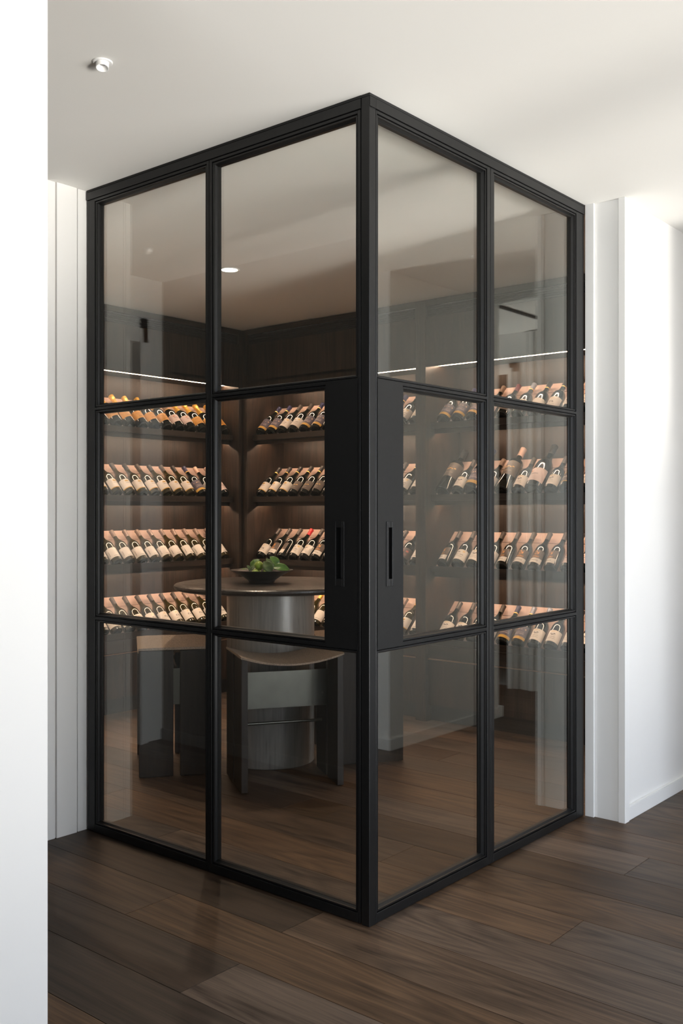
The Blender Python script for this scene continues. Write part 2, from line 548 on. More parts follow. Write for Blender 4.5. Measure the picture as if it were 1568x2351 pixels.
# architraves seen mirrored in the glass
m = MB()
m.box(-1.11, -1.05, 2.555, 2.58, 0, 2.46).box(-1.11, -0.19, 2.555, 2.58, 2.32, 2.46)
m.box(-1.065, -1.05, 2.545, 2.555, 0, 2.40)
tag(m.build('trim_7', M['trim'], bevel=0.002), 'white architrave around the left hall doorway', 'trim', kind='structure')
m = MB()
m.box(4.055, 4.08, -1.81, -1.735, 0, 2.47).box(4.055, 4.08, -2.67, -1.735, 2.40, 2.47).box(4.035, 4.055, -1.81, -1.775, 0, 2.43).box(4.060, 4.08, -1.70, -1.655, 0, 2.69).box(4.045, 4.08, -1.64, -1.60, 0, 2.69)
tr8 = m.build('trim_8', M['trim'], bevel=0.002)
B('strike_plate', M['bronze'], tr8, 4.031, 4.0352, -1.80, -1.782, 1.04, 1.12)
tag(tr8, 'white architrave around the side passage doorway', 'trim', kind='structure')
B_ = MB().box(3.12, 4.06, -1.37, -1.33, H - 0.008, H).build('trim_10', M['grille'])
tag(B_, 'dark sliding door track set in the passage ceiling', 'trim', kind='structure')

# ------------------------------------------------------------------ steel and glass screen


def fbox(m, face, s0, s1, z0, z1, n0, n1):
    """box on a screen face: s along the face from the corner, n outward"""
    if face == 'L':
        m.box(-n1, -n0, s0, s1, z0, z1)
    else:
        m.box(s0, s1, -n1, -n0, z0, z1)
    return m


def bead(face, s0, s1, z0, z1, wd, parent):
    """stepped glazing bead around a pane opening given by its outer rectangle"""
    m = MB()
    mp = (lambda s, z, n: (-n, s, z)) if face == 'L' else (lambda s, z, n: (s, -n, z))
    # rings (inset, n): outer ridge, groove, ridge, slope down to the glass; mirrored on the room side
    rings = [(0.0, -0.012), (0.0035, -0.012), (0.0035, -0.003), (0.0085, -0.003), (0.0085, -0.010), (wd - 0.002, -0.017), (wd, -0.019), (wd, -0.034), (wd - 0.004, -0.040), (0.0, -0.040)]
    b = len(m.v)
    for ins, n in rings:
        for s, z in ((s0 + ins, z0 + ins), (s1 - ins, z0 + ins), (s1 - ins, z1 - ins), (s0 + ins, z1 - ins)):
            m.v.append(mp(s, z, n))
    R_ = len(rings)
    for k in range(R_):
        k2 = (k + 1) % R_
        for i in range(4):
            j = (i + 1) % 4
            q = (b + k * 4 + i, b + k * 4 + j, b + k2 * 4 + j, b + k2 * 4 + i)
            m.f.append(q if face == 'R' else tuple(reversed(q)))
    m.build('glazing_bead', M['steel'], parent)


def pane(face, s0, s1, z0, z1, wd, parent):
    """pane opening by its visible glass rectangle"""
    bead(face, s0 - wd, s1 + wd, z0 - wd, z1 + wd, wd, parent)
    g = MB()
    e = 0.003
    fbox(g, face, s0 - e, s1 + e, z0 - e, z1 + e, -0.029, -0.023)
    g.build('glass_pane', M['glass'], parent)


ZB, Z1, Z2, Z3, Z4, ZT = 0.049, 0.878, 0.920, 1.755, 1.795, 2.630
BW = 0.0145
S = {'L': dict(post=0.034, st0=0.0375, g0=0.060, g1=0.734, mid=0.7625, g2=0.791, g3=1.453, st1=1.505, end=1.520, pl=0.186, h0=0.103, h1=0.144, q0=0.1115, q1=0.139),
     'R': dict(post=0.032, st0=0.0345, g0=0.046, g1=0.705, mid=0.744, g2=0.781, g3=1.441, st1=1.512, end=1.529, pl=0.180, h0=0.088, h1=0.129, q0=0.099, q1=0.118)}
ND = -0.045


def stile(face, a, b, z0, z1, parent, n='stile', n0=ND, n1=0.0, bev=0.0012):
    return fbox(MB(), face, a, b, z0, z1, n0, n1).build(n, M['steel'], parent, bevel=bev)


ZTOP = 2.655
for fc, nm in (('L', 'left'), ('R', 'right')):
    q = S[fc]
    # door leaf with lock plate, next to the corner post
    d = empty('door_1' if fc == 'L' else 'door_2')
    tag(d, 'black steel glazed door with flush pull, %s of the corner post' % nm, 'door', kind='structure')
    bw0 = min(BW, (q['g0'] - q['st0']) * 0.45)
    stile(fc, q['st0'], q['g0'] - bw0, 0.003, ZTOP, d)
    stile(fc, q['g1'] + BW, q['mid'] - 0.0012, 0.003, ZTOP, d)
    a, b = q['g0'] - bw0, q['g1'] + BW
    stile(fc, a, b, 0.003, ZB - BW, d, 'rail')
    stile(fc, a, b, ZT + BW, ZTOP, d, 'rail')
    stile(fc, a, b, Z1 + BW, Z2 - BW, d, 'glazing_bar')
    stile(fc, a, b, Z3 + BW, Z4 - BW, d, 'glazing_bar')
    for z0, z1, s0 in ((ZB, Z1, q['g0']), (Z2, Z3, q['pl']), (Z4, ZT, q['g0'])):
        # the bead against the narrow corner stile is slimmer: keep the outer rectangle clear of it
        wd = BW
        so = (q['g0'] - bw0) if s0 == q['g0'] else s0
        bead(fc, so if s0 == q['g0'] else s0 - 0.0, q['g1'] + wd, z0 - wd, z1 + wd, wd if s0 != q['g0'] else wd, d)
        g = MB()
        fbox(g, fc, s0, q['g1'] + 0.003, z0 - 0.003, z1 + 0.003, -0.029, -0.023)
        g.build('glass_pane', M['glass'], d)
    # lock plate with the opening for the flush pull
    m = MB()
    zp0, zp1 = Z1 + BW + 0.001, Z4 - BW - 0.001
    hz0, hz1 = 1.122, 1.292
    p0 = q['g0'] - bw0 + 0.0006
    for (sa, sb, za, zb) in ((p0, q['q0'], zp0, zp1), (q['q1'], q['pl'], zp0, zp1), (q['q0'], q['q1'], zp0, hz0), (q['q0'], q['q1'], hz1, zp1)):
        fbox(m, fc, sa, sb, za, zb, -0.042, 0.0015)
    lp = m.build('lock_plate', M['steel'], d)
    tag(lp, 'wide black steel lock plate')
    m = MB()
    for (sa, sb, za, zb) in ((q['h0'], q['q0'], 1.098, 1.312), (q['q1'], q['h1'], 1.098, 1.312), (q['q0'], q['q1'], 1.098, hz0), (q['q0'], q['q1'], hz1, 1.312)):
        fbox(m, fc, sa, sb, za, zb, 0.0015, 0.0045)
    hd = m.build('flush_pull', M['steel'], lp, bevel=0.0006)
    tag(hd, 'black flush pull with long slot')
    fbox(MB(), fc, q['q0'] - 0.001, q['q1'] + 0.001, hz0 - 0.001, hz1 + 0.001, -0.030, -0.022).build('pull_recess', M['steel_recess'], lp)
    # fixed light beyond the meeting stile
    d = empty('window_1' if fc == 'L' else 'window_2')
    tag(d, 'black steel fixed glazed panel of three panes, far %s of the corner' % nm, 'window', kind='structure')
    stile(fc, q['mid'] + 0.0012, q['g2'] - BW, 0.003, ZTOP, d)
    stile(fc, q['g3'] + BW, q['st1'], 0.003, ZTOP, d)
    a, b = q['g2'] - BW, q['g3'] + BW
    stile(fc, a, b, 0.003, ZB - BW, d, 'rail')
    stile(fc, a, b, ZT + BW, ZTOP, d, 'rail')
    stile(fc, a, b, Z1 + BW, Z2 - BW, d, 'glazing_bar')
    stile(fc, a, b, Z3 + BW, Z4 - BW, d, 'glazing_bar')
    for z0, z1 in ((ZB, Z1), (Z2, Z3), (Z4, ZT)):
        pane(fc, q['g2'], q['g3'], z0, z1, BW, d)
    # header channel and end channel
    hd = empty('trim_11' if fc == 'L' else 'trim_12')
    tag(hd, 'black steel head channel along the ceiling over the %s glass' % nm, 'trim', kind='structure')
    s0 = q['post'] if fc == 'L' else 0.0002
    m = MB()
    fbox(m, fc, q['post'] + 0.001, q['end'], ZTOP + 0.002, 2.689, ND, 0.003)
    if fc == 'R':
        fbox(m, fc, 0.0, q['post'] + 0.0009, ZTOP + 0.002, 2.689, 0.0003, 0.003)
    m.build('face_strip', M['steel'], hd, bevel=0.0008)
    m = MB()
    fbox(m, fc, 0.0 if fc == 'R' else 0.0345, q['end'], 2.691, 2.6995, ND + (0.0 if fc == 'L' else 0.0), 0.0015)
    m.build('ceiling_strip', M['steel_recess'], hd)
    e = stile(fc, q['st1'] + 0.001, q['end'], 0.002, ZTOP + 0.001, None, 'trim_13' if fc == 'L' else 'trim_14', n1=-0.001)
    tag(e, 'slim black steel end channel where the %s glass meets the jamb' % nm, 'trim', kind='structure')
# corner post
m = MB().box(0.0, 0.034, 0.0, 0.034, 0.0005, 2.6905)
o = m.build('trim_15', M['steel'], bevel=0.0018)
tag(o, 'black steel corner post where the two glazed doors meet', 'trim', kind='structure')

# ------------------------------------------------------------------ wine display joinery
XF, YF, BD = 2.674, 3.326, 0.41
ROWS = [1.916, 1.454, 0.992, 0.529]
ROWTXT = ['top', 'second', 'third', 'bottom']
TH = math.radians(44.5)


def ubox(m, side, a0, a1, d0_, d1, z0, z1):
    if side == 'R':
        m.box(XF + d0_, XF + d1, a0, a1, z0, z1)
    else:
        m.box(a0, a1, YF + d0_, YF + d1, z0, z1)
    return m


def upt(side, a, d, z):
    return (XF + d, a, z) if side == 'R' else (a, YF + d, z)


def unit(side, a0, a1, label, stile_w):
    u = empty('wine_display_unit', upt(side, (a0 + a1) / 2, 0.2, 0))
    tag(u, label, 'wine rack', 'wine display units')
    org = Vector(u.location)
    along = M['cab_y'] if side == 'R' else M['cab_x']

    def part(name, mat, a, b, d_, e, z0, z1, parent=u, bevel=0.0):
        o = ubox(MB(), side, a, b, d_, e, z0, z1).build(name, mat, None, bevel=bevel)
        o.parent = parent
        if parent is u:
            o.matrix_parent_inverse = Matrix.Translation(-org)
        return o
    T = 0.018
    part('back_panel', M['cab'], a0, a1, BD - 0.012, BD, 0.0, 2.695)
    part('side_panel', M['cab'], a1, a1 + T, 0.0, BD, 0.0, 2.695)
    part('side_panel', M['cab'], a0 - T, a0, 0.0, BD, 0.0, 2.695)
    # stile covering the end beyond the bay
    if stile_w:
        part('stile', M['cab'], a0 - stile_w, a0 - T, 0.0, 0.02, 0.0, 2.695)
    part('top_panel', along, a0, a1, 0.0, BD - 0.012, 2.298, 2.316)
    ls = part('led_strip', M['led'], a0 + 0.004, a1 - 0.004, 0.146, 0.162, 2.2905, 2.2975)
    tag(ls, 'glowing warm light strip')
    part('upper_door', M['cab'], a0 + 0.002, a1 - 0.002, 0.0, 0.02, 2.269, 2.584)
    part('frieze', along, a0 + 0.001, a1 - 0.001, 0.0, 0.02, 2.658, 2.695)
    gr = part('grille', M['grille'], a0 + 0.001, a1 - 0.001, 0.016, 0.02, 2.586, 2.656)
    tag(gr, 'dark ventilation grille')
    for i in range(5):
        z = 2.590 + i * 0.0132
        part('slat', M['grille'], a0 + 0.02, a1 - 0.02, 0.004, 0.016, z, z + 0.006, gr)
    for zs in ROWS:
        m = MB()
        ubox(m, side, a0, a1, 0.060, 0.070, zs - 0.040, zs)
        ubox(m, side, a0, a1, 0.070, BD - 0.012, zs - 0.040, zs - 0.0265)
        ubox(m, side, a0, a1, 0.100, 0.112, zs - 0.070, zs - 0.04)
        s = m.build('shelf', along)
        s.parent = u
        s.matrix_parent_inverse = Matrix.Translation(-org)
        if zs != ROWS[-1]:
            ls = part('led_strip', M['led'], a0 + 0.004, a1 - 0.004, 0.146, 0.162, zs - 0.0465, zs - 0.0405, s)
            tag(ls, 'warm light strip hidden under the shelf')
        # sloping rack boards the bottles lie on
        ct, st = math.cos(TH), math.sin(TH)
        for nm, l0, l1, lift in (('rack_board', -0.038, 0.218, 0.0), ('rack_rail', 0.220, 0.305, 0.003)):
            pts = []
            for l, nn in ((l0, lift - 0.010), (l1, lift - 0.010), (l1, lift), (l0, lift)):
                dd = 0.120 + l * ct - nn * st
                zz = zs + 0.0012 + l * st + nn * ct
                zz = max(zz, zs - 0.0263)
                pts.append((dd, zz))
            P8 = [upt(side, a0 + 0.001, *p_) for p_ in pts] + [upt(side, a1 - 0.001, *p_) for p_ in pts]
            o = MB().hexa(P8).build(nm, M['rack'])
            o.parent = u
            o.matrix_parent_inverse = Matrix.Translation(-org)
    # base cupboards
    part('top_rail', along, a0, a1, 0.03, 0.05, 0.404, 0.488)
    part('shadow_strip', M['bronze'], a0, a1, 0.026, 0.05, 0.3955, 0.4005)
    n = 3
    wd = (a1 - a0) / n
    for i in range(n):
        part('drawer_front', M['cab'], a0 + i * wd + 0.0015, a0 + (i + 1) * wd - 0.0015, 0.03, 0.05, 0.105, 0.393)
    part('plinth', M['grille'], a0, a1, 0.07, 0.085, 0.0, 0.10)
    return u


BAYS = {'L1': ('L', 1.09, 2.633), 'L2': ('L', 0.05, 1.012), 'R1': ('R', 1.737, 3.280), 'R2': ('R', 0.116, 1.659)}
unit(*BAYS['L1'], 'dark oak wine display unit on the left wall beside the corner', 0.039)
unit(*BAYS['L2'], 'dark oak wine display unit at the far left behind the jamb', 0)
unit(*BAYS['R1'], 'dark oak wine display unit on the right wall beside the corner', 0.039)
unit(*BAYS['R2'], 'dark oak wine display unit at the far right seen through the right glass', 0)
o = MB().box(2.6512, 2.674, 3.326, 3.346, 0, 2.695).box(2.674, 2.694, 3.2982, 3.346, 0, 2.695).build('trim_16', M['cab'])
tag(o, 'dark oak corner post between the two wine display walls', 'trim', kind='structure')
for i, (sd, a, b) in enumerate((('L', 1.0302, 1.0508), ('R', 1.6772, 1.6978))):
    o = ubox(MB(), sd, a, b, 0.0, 0.02, 0, 2.695).build('trim_%d' % (17 + i), M['cab'])
    tag(o, 'slim dark oak divider between %s display units' % ('left wall' if sd == 'L' else 'right wall'), 'trim', kind='structure')

# ------------------------------------------------------------------ bottles


def bez(p0, p1, p2, p3, n):
    out = []
    for i in range(1, n + 1):
        t_ = i / n
        a, b, c, d = (1 - t_) ** 3, 3 * t_ * (1 - t_) ** 2, 3 * t_ * t_ * (1 - t_), t_ ** 3
        out.append((a * p0[0] + b * p1[0] + c * p2[0] + d * p3[0], a * p0[1] + b * p1[1] + c * p2[1] + d * p3[1]))
    return out


SHAPE = {  # body radius, straight body height, neck start, total, neck radius, capsule start
    'burgundy': (0.0410, 0.140, 0.232, 0.296, 0.0145, 0.236),
    'champagne': (0.0435, 0.140, 0.238, 0.302, 0.0150, 0.190),
    'bordeaux': (0.0375, 0.190, 0.225, 0.300, 0.0145, 0.242),
}


def bottle_meshes(shape):
    R_, hb, hn, ht, rn, cs = SHAPE[shape]
    prof = [(0.012, 0.012), (0.026, 0.006), (R_ - 0.006, 0.0), (R_ - 0.0015, 0.0015), (R_, 0.006), (R_, 0.05), (R_, hb)]
    if shape == 'bordeaux':
        prof += bez((R_, hb), (R_, hb + 0.022), (rn, hn - 0.02), (rn, hn), 12)
    else:
        prof += bez((R_, hb), (R_, hb + 0.045), (rn + 0.002, hn - 0.05), (rn, hn), 14)
    prof += [(rn, cs + 0.0), (rn, ht)] if cs > hn else [(rn, ht)]

    def rad(z):
        for (ra, za), (rb, zb) in zip(prof[4:], prof[5:]):
            if za <= z <= zb and zb > za:
                return ra + (rb - ra) * (z - za) / (zb - za)
        return rn
    body = MB().lathe(prof, 36)
    # capsule
    e = 0.0007
    zs = [cs + (ht - cs) * i / 12 for i in range(13)]
    cp = [(rad(z) + e, z) for z in zs]
    if shape == 'champagne':
        cp = [(r + (0.0035 if z > ht - 0.028 else 0.0) + 0.0006 * math.sin(z * 900), z) for r, z in cp]
    else:
        cp = [(r + (0.0013 if z > ht - 0.014 else 0.0), z) for r, z in cp]
    cp += [(cp[-1][0] - 0.002, ht + 0.0016)]
    cap = MB().lathe(cp, 28)
    ring = MB().lathe([(rad(cs) + e, cs - 0.001), (rad(cs) + 0.0013, cs), (rad(cs + 0.006) + 0.0013, cs + 0.006), (rad(cs + 0.007) + e, cs + 0.007)], 28, False, False)
    return body, cap, ring


def label_mesh(R_, z0, z1, arc, off=0.0006):
    m = MB()
    n, k = 18, 3
    for j in range(k + 1):
        for i in range(n + 1):
            u_ = i / n
            a = -math.pi / 2 + (u_ - 0.5) * arc
            m.v.append(((R_ + off) * math.cos(a), (R_ + off) * math.sin(a), z0 + (z1 - z0) * j / k))
            m.uv[len(m.v) - 1] = (u_, j / k)
    for j in range(k):
        for i in range(n):
            b = j * (n + 1) + i
            m.f.append((b, b + 1, b + n + 2, b + n + 1))
    return m


MESH = {}
for s in SHAPE:
    body, cap, ring = bottle_meshes(s)
    for g in BOT:
        MESH[s, 'body', g] = body.mesh('bottle_body', BOT[g], True)
    for c in CAPM:
        MESH[s, 'cap', c] = cap.mesh('capsule', CAPM[c], True)
    MESH[s, 'ring'] = ring.mesh('capsule_ring', RINGM, True)
    for l in LAB:
        tall = l in ('sun', 'navy', 'gilt')
        z0, z1 = (0.026, 0.108) if not tall else (0.022, 0.122)
        if s == 'champagne':
            z0, z1 = 0.045, 0.115
        if s == 'bordeaux':
            z0, z1 = 0.085, 0.180
        MESH[s, 'label', l] = label_mesh(SHAPE[s][0], z0, z1, math.radians(165 if l != 'sun' else 130)).mesh('label', LAB[l], True)

ORD = ['first', 'second', 'third', 'fourth', 'fifth', 'sixth', 'seventh', 'eighth', 'ninth', 'tenth', 'eleventh', 'twelfth', 'thirteenth', 'fourteenth', 'fifteenth']
CAPTXT = {'bronze': 'bronze-capped', 'grey': 'grey-capped', 'black': 'black-capped', 'navy': 'navy-capped', 'gold': 'gold-foiled', 'red': 'red-capped',
          'maroon': 'maroon-capped', 'pinktan': 'tan-capped', 'silver': 'silver-capped', 'none': 'uncapped'}
WALLTXT = {'L1': 'left corner', 'L2': 'far left', 'R1': 'right corner', 'R2': 'far right'}


def bottle(bay, row, idx, a, spec):
    side = BAYS[bay][0]
    lab, cap, ring, shape, scale, glass_, rot = spec
    c, s = math.cos(TH), math.sin(TH)
    zs = ROWS[row]
    R_ = SHAPE[shape][0] * scale
    inw, up = (Vector((1, 0, 0)) if side == 'R' else Vector((0, 1, 0))), Vector((0, 0, 1))
    ax = inw * c + up * s
    yb = inw * s - up * c                 # local +Y points down onto the rack
    xb = yb.cross(ax)
    # lowest base rim point sits where the rack meets the shelf
    rim = Vector(upt(side, a, 0.120, zs + 0.0012)) - ax * 0.034
    org = rim - yb * (R_ + 0.0006)
    mat = Matrix((xb, yb, ax)).transposed().to_4x4()
    mat.translation = org
    root = empty('wine_bottle' if shape != 'champagne' else 'champagne_bottle')
    root.matrix_world = mat @ Matrix.Rotation(math.radians(rot), 4, 'Z') @ Matrix.Scale(scale, 4)
    big = 'large ' if scale > 1.1 else ''
    tag(root, '%s%s bottle, %s, %s from %s, %s shelf, %s rack' % (big, CAPTXT[cap], LABTXT[lab], ORD[idx], {'L2': 'its right', 'R2': 'its left'}.get(bay, 'the corner'), ROWTXT[row], WALLTXT[bay]), 'bottle', 'bottles lying on the display racks')
    for nm, ky in (('bottle_body', (shape, 'body', glass_)), ('capsule', (shape, 'cap', cap)), ('capsule_ring', (shape, 'ring') if ring else None), ('label', (shape, 'label', lab))):
        if ky is None or ky not in MESH:
            continue
        o = bpy.data.objects.new(nm, MESH[ky])
        link(o, root)


def sp(lab, cap, ring=False, shape='burgundy', scale=1.0, glass_='red', rot=None):
    return (lab, cap, ring, shape, scale, glass_, random.uniform(-9, 9) if rot is None else rot)


def OR(): return sp('orange', 'gold', False, 'champagne')
def NV(cap='navy'): return sp('navy', cap, True)
def WH(l='plain', c='bronze', g='red', **k): return sp(l, c, False, glass_=g, **k)


# rows are listed from the room corner outwards; None = empty place
ROWSPEC = {
    ('L1', 0): [OR(), OR(), OR(), sp('blush', 'gold', False, 'champagne'), sp('blush', 'bronze', True, 'champagne')] + [OR() for _ in range(9)],
    ('L1', 1): [WH('blush', 'pinktan'), WH('plain', 'pinktan'), NV()] + [WH('crest', 'grey' if i % 2 else 'black', 'white') for i in range(11)],
    ('L1', 2): [WH('plain', 'bronze', 'white') for _ in range(14)],
    ('L1', 3): [WH('script', 'grey' if i > 2 else 'bronze', 'white') for i in range(14)],
    ('L2', 0): [OR() for _ in range(8)],
    ('L2', 1): [WH('crest', 'grey', 'white') for _ in range(8)],
    ('L2', 2): [WH('plain', 'bronze', 'white') for _ in range(8)],
    ('L2', 3): [WH('script', 'grey', 'white') for _ in range(8)],
    ('R1', 0): [NV(), NV(), WH('house', 'grey'), WH('house', 'grey'), NV(), NV()] + [WH('house', 'grey') for _ in range(4)] + [NV(), NV(), WH('house', 'grey'), WH('plain', 'bronze')],
    ('R1', 1): [sp('crest', 'black', True), sp('crest', 'black', True), sp('crest', 'black', True)] + [sp('slate', 'black', True) for _ in range(4)] + [WH('plain', 'grey') for _ in range(5)] + [sp('house', 'navy', True), WH('house', 'black')],
    ('R1', 2): [WH('script', 'grey'), sp('sun', 'grey', rot=-12), sp('sun', 'grey', rot=-38), WH('house', 'red'), WH('stag', 'grey'), sp('sun', 'grey', rot=5)] + [WH('plain', 'grey') for _ in range(6)] + [sp('rose', 'grey', rot=5), WH('plain', 'grey')],
    ('R1', 3): [WH('script', 'bronze', 'white'), WH('plain', 'bronze'), WH('script', 'gold', 'white'), WH('script', 'gold', 'white'), WH('script', 'gold', 'white')] + [WH('plain', 'bronze', 'white') for _ in range(7)] + [sp('crest', 'gold', glass_='white'), WH('plain', 'bronze')],
    ('R2', 0): [NV(), NV(), NV(), WH('blush', 'bronze'), sp('slate', 'maroon'), sp('crest', 'silver', True), sp('plain', 'black', True), sp('script', 'black', True), WH('script', 'black'), WH('script', 'black'), WH('house', 'black'), WH('house', 'black'), NV(), NV()],
    ('R2', 1): [sp('slate', 'black', False, 'bordeaux', 1.28), WH('stag', 'grey'), sp('navy', 'navy', True, scale=1.28), WH('stag', 'bronze'), sp('slate', 'pinktan', False, 'bordeaux', 1.28), WH('stag', 'grey'), sp('blush', 'black', False, scale=1.32), WH('stag', 'grey'), sp('gilt', 'black', scale=1.2), WH('stag', 'grey'), WH('stag', 'grey'), WH('plain', 'grey'), WH('plain', 'grey')],
    ('R2', 2): [sp('sun', 'grey', rot=-30), WH('house', 'grey'), WH('stag', 'grey'), WH('stag', 'grey'), sp('sun', 'grey', rot=-25), sp('sun', 'grey', rot=6), sp('sun', 'grey', rot=4), sp('sun', 'grey', rot=-22), WH('blush', 'grey'), WH('blush', 'grey'), WH('plain', 'grey'), WH('plain', 'grey'), WH('plain', 'grey'), WH('plain', 'grey')],
    ('R2', 3): [WH('stag', 'grey'), WH('stag', 'grey'), WH('stag', 'grey'), WH('stag', 'grey'), sp('navy', 'navy', True), sp('navy', 'silver', True), sp('stag', 'silver', True), WH('stag', 'black'), WH('stag', 'black'), WH('stag', 'black'), WH('plain', 'grey'), WH('plain', 'grey'), WH('plain', 'grey'), WH('plain', 'grey')],
}
PITCH = 0.1085
for (bay, row), lst in ROWSPEC.items():
    side, a0, a1 = BAYS[bay]
    first = {'L1': 2.553, 'L2': 0.945, 'R1': 3.205, 'R2': 1.573}[bay]
    n = len(lst)
    for i, spec in enumerate(lst):
        pitch = PITCH
        if (bay, row) == ('R2', 1):
            pitch = 0.1085
        a = first - i * pitch
        if a < a0 + 0.045:
            break
        bottle(bay, row, i, a, spec)

# ------------------------------------------------------------------ table
TC = (1.356, 1.757)
tb = empty('round_table', (TC[0], TC[1], 0))
tag(tb, 'dark ash round bar-height table on a wide drum pedestal', 'table')
MB().lathe([(0.490, 0.924), (0.505, 0.925), (0.516, 0.930), (0.521, 0.940), (0.519, 0.949), (0.512, 0.955), (0.500, 0.958), (0.0001, 0.958)], 96, True, False).build('table_top', M['table_top'], tb, angle=35)
MB().lathe([(0.232, 0.0), (0.237, 0.004), (0.237, 0.924)], 64, True, True).build('pedestal', M['table'], tb, angle=35)


# ------------------------------------------------------------------ stools
def stool(cx_, cy_, ang, label):
    r = empty('bar_stool', (cx_, cy_, 0))
    r.rotation_euler = (0, 0, ang)
    tag(r, label, 'stool', 'bar stools around the table')
    W, D, T = 0.255, 0.188, 0.033
    gap = 0.017
    for sx in (-1, 1):
        for sy in (-1, 1):
            x0, x1 = sorted((sx * W, sx * (W - T)))
            y0, y1 = sorted((sy * gap, sy * D))
            B('side_board', M['stool'], r, x0, x1, y0, y1, 0.004, 0.640, bevel=0.003)
            B('foot_pad', M['steel_recess'], r, x0 + 0.008, x1 - 0.008, y0 + 0.02, y1 - 0.02, 0.0, 0.004)
    m = MB().box(-W + 0.012, W - 0.012, -0.004, 0.004, 0.365, 0.547)
    for sx in (-1, 1):
        m.box(sx * (W - 0.008), sx * (W - 0.012), -gap + 0.0005, gap - 0.0005, 0.365, 0.547)
    p_ = m.build('metal_plate', M['plate'], r)
    tag(p_, 'brushed grey metal cross plate')
    b_ = MB().tube((-W + T, 0.085, 0.272), (W - T, 0.085, 0.272), 0.0075, 14).build('foot_bar', M['plate'], r, angle=40)
    tag(b_, 'slim metal foot bar')
    # saddle seat: curved slab with rounded edge
    m = MB()
    nx, ny = 28, 6
    prof = []
    for i in range(nx + 1):
        x = -W - 0.002 + (2 * W + 0.004) * i / nx
        prof.append((x, 0.643 - 0.042 * (1 - (x / W) ** 2) - 0.0 * abs(x)))
    for top in (0, 1):
        for i, (x, z) in enumerate(prof):
            for j in range(ny + 1):
                y = -D - 0.003 + (2 * D + 0.006) * j / ny
                e = 0.003 if (top and (j in (0, ny))) else 0.0
                m.v.append((x, y, z + (0.012 if top else 0.0) - e))
    N = (nx + 1) * (ny + 1)
    for i in range(nx):
        for j in range(ny):
            a = i * (ny + 1) + j
            q = (a, a + ny + 1, a + ny + 2, a + 1)
            m.f.append(tuple(N + k for k in q))
            m.f.append(tuple(reversed(q)))
    for i in range(nx):
        a, b = i * (ny + 1), (i + 1) * (ny + 1)
        m.f.append((a, b, N + b, N + a))
        a, b = a + ny, b + ny
        m.f.append((b, a, N + a, N + b))
    for j in range(ny):
        a = j
        m.f.append((a + 1, a, N + a, N + a + 1))
        a = nx * (ny + 1) + j
        m.f.append((a, a + 1, N + a + 1, N + a))
    st_ = m.build('seat', M['fabric'], r, angle=40)
    tag(st_, 'curved beige woven fabric seat')
    return r


U = Vector((0.42, -0.27)).normalized()
V = Vector((0.27, 0.42)).normalized()
c1 = Vector((0.779, 1.392)) + U * 0.255 + V * 0.188
stool(c1.x, c1.y, math.atan2(U.y, U.x), 'dark bar stool nearest the glass, open side with metal plate facing out')
U2 = Vector((0.327, -0.249)).normalized()     # depth direction towards the table
V2 = Vector((0.249, 0.327)).normalized()
c2 = Vector((0.639, 1.992)) + U2 * 0.195 + V2 * 0.255
stool(c2.x, c2.y, math.atan2(U2.y, U2.x) - math.pi / 2, 'dark bar stool left of the table, side boards facing the glass')
U3 = Vector((0.82, -0.57)).normalized()
V3 = Vector((0.57, 0.82)).normalized()
c3 = Vector((1.783, 1.178)) - U3 * 0.188 + V3 * 0.255
stool(c3.x, c3.y, math.atan2(U3.y, U3.x) + math.pi / 2, 'dark bar stool right of the table, partly behind the corner post')

# ------------------------------------------------------------------ bowl of green fruit
BC = Vector((1.335, 1.805, 0.9584))
prof_o = [(0.062, 0.0), (0.070, 0.001), (0.072, 0.006), (0.074, 0.012), (0.100, 0.030), (0.135, 0.050), (0.162, 0.064), (0.171, 0.0665)]
prof_i = [(0.1715, 0.0685), (0.160, 0.0680), (0.132, 0.055), (0.095, 0.034), (0.060, 0.018), (0.001, 0.014)]
bo = MB().lathe([(r, z) for r, z in prof_o + prof_i], 64, True, True).build('fruit_bowl', M['bowl'], angle=50)
bo.location = BC
tag(bo, 'wide dark ceramic bowl of green fruit on the round table', 'bowl')


def leaf_mesh(L_, W_, curl, mat):
    m = MB()
    n, k = 12, 6
    for i in range(n + 1):
        t_ = i / n
        hw = W_ * 0.5 * max(0.02, math.sin(math.pi * min(1.0, 0.04 + 0.96 * t_ ** 0.85)) ** 0.7)
        for j in range(k + 1):
            s_ = j / k * 2 - 1
            m.v.append((s_ * hw, t_ * L_, abs(s_) * hw * 0.28 - curl * L_ * (t_ - 0.4) ** 2 + 0.0012 * math.sin(t_ * 17 + s_ * 3)))
    for i in range(n):
        for j in range(k):
            b = i * (k + 1) + j
            m.f.append((b, b + 1, b + k + 2, b + k + 1))
    return m.mesh('leaf', mat, True)


# image-right is (0.643,-0.766) in plan, away from the camera is (0.766,0.643)
IR, AW, UP = Vector((0.643, -0.766, 0)), Vector((0.766, 0.643, 0)), Vector((0, 0, 1))


def at(p):
    return BC + IR * p[0] + AW * p[1] + UP * p[2]


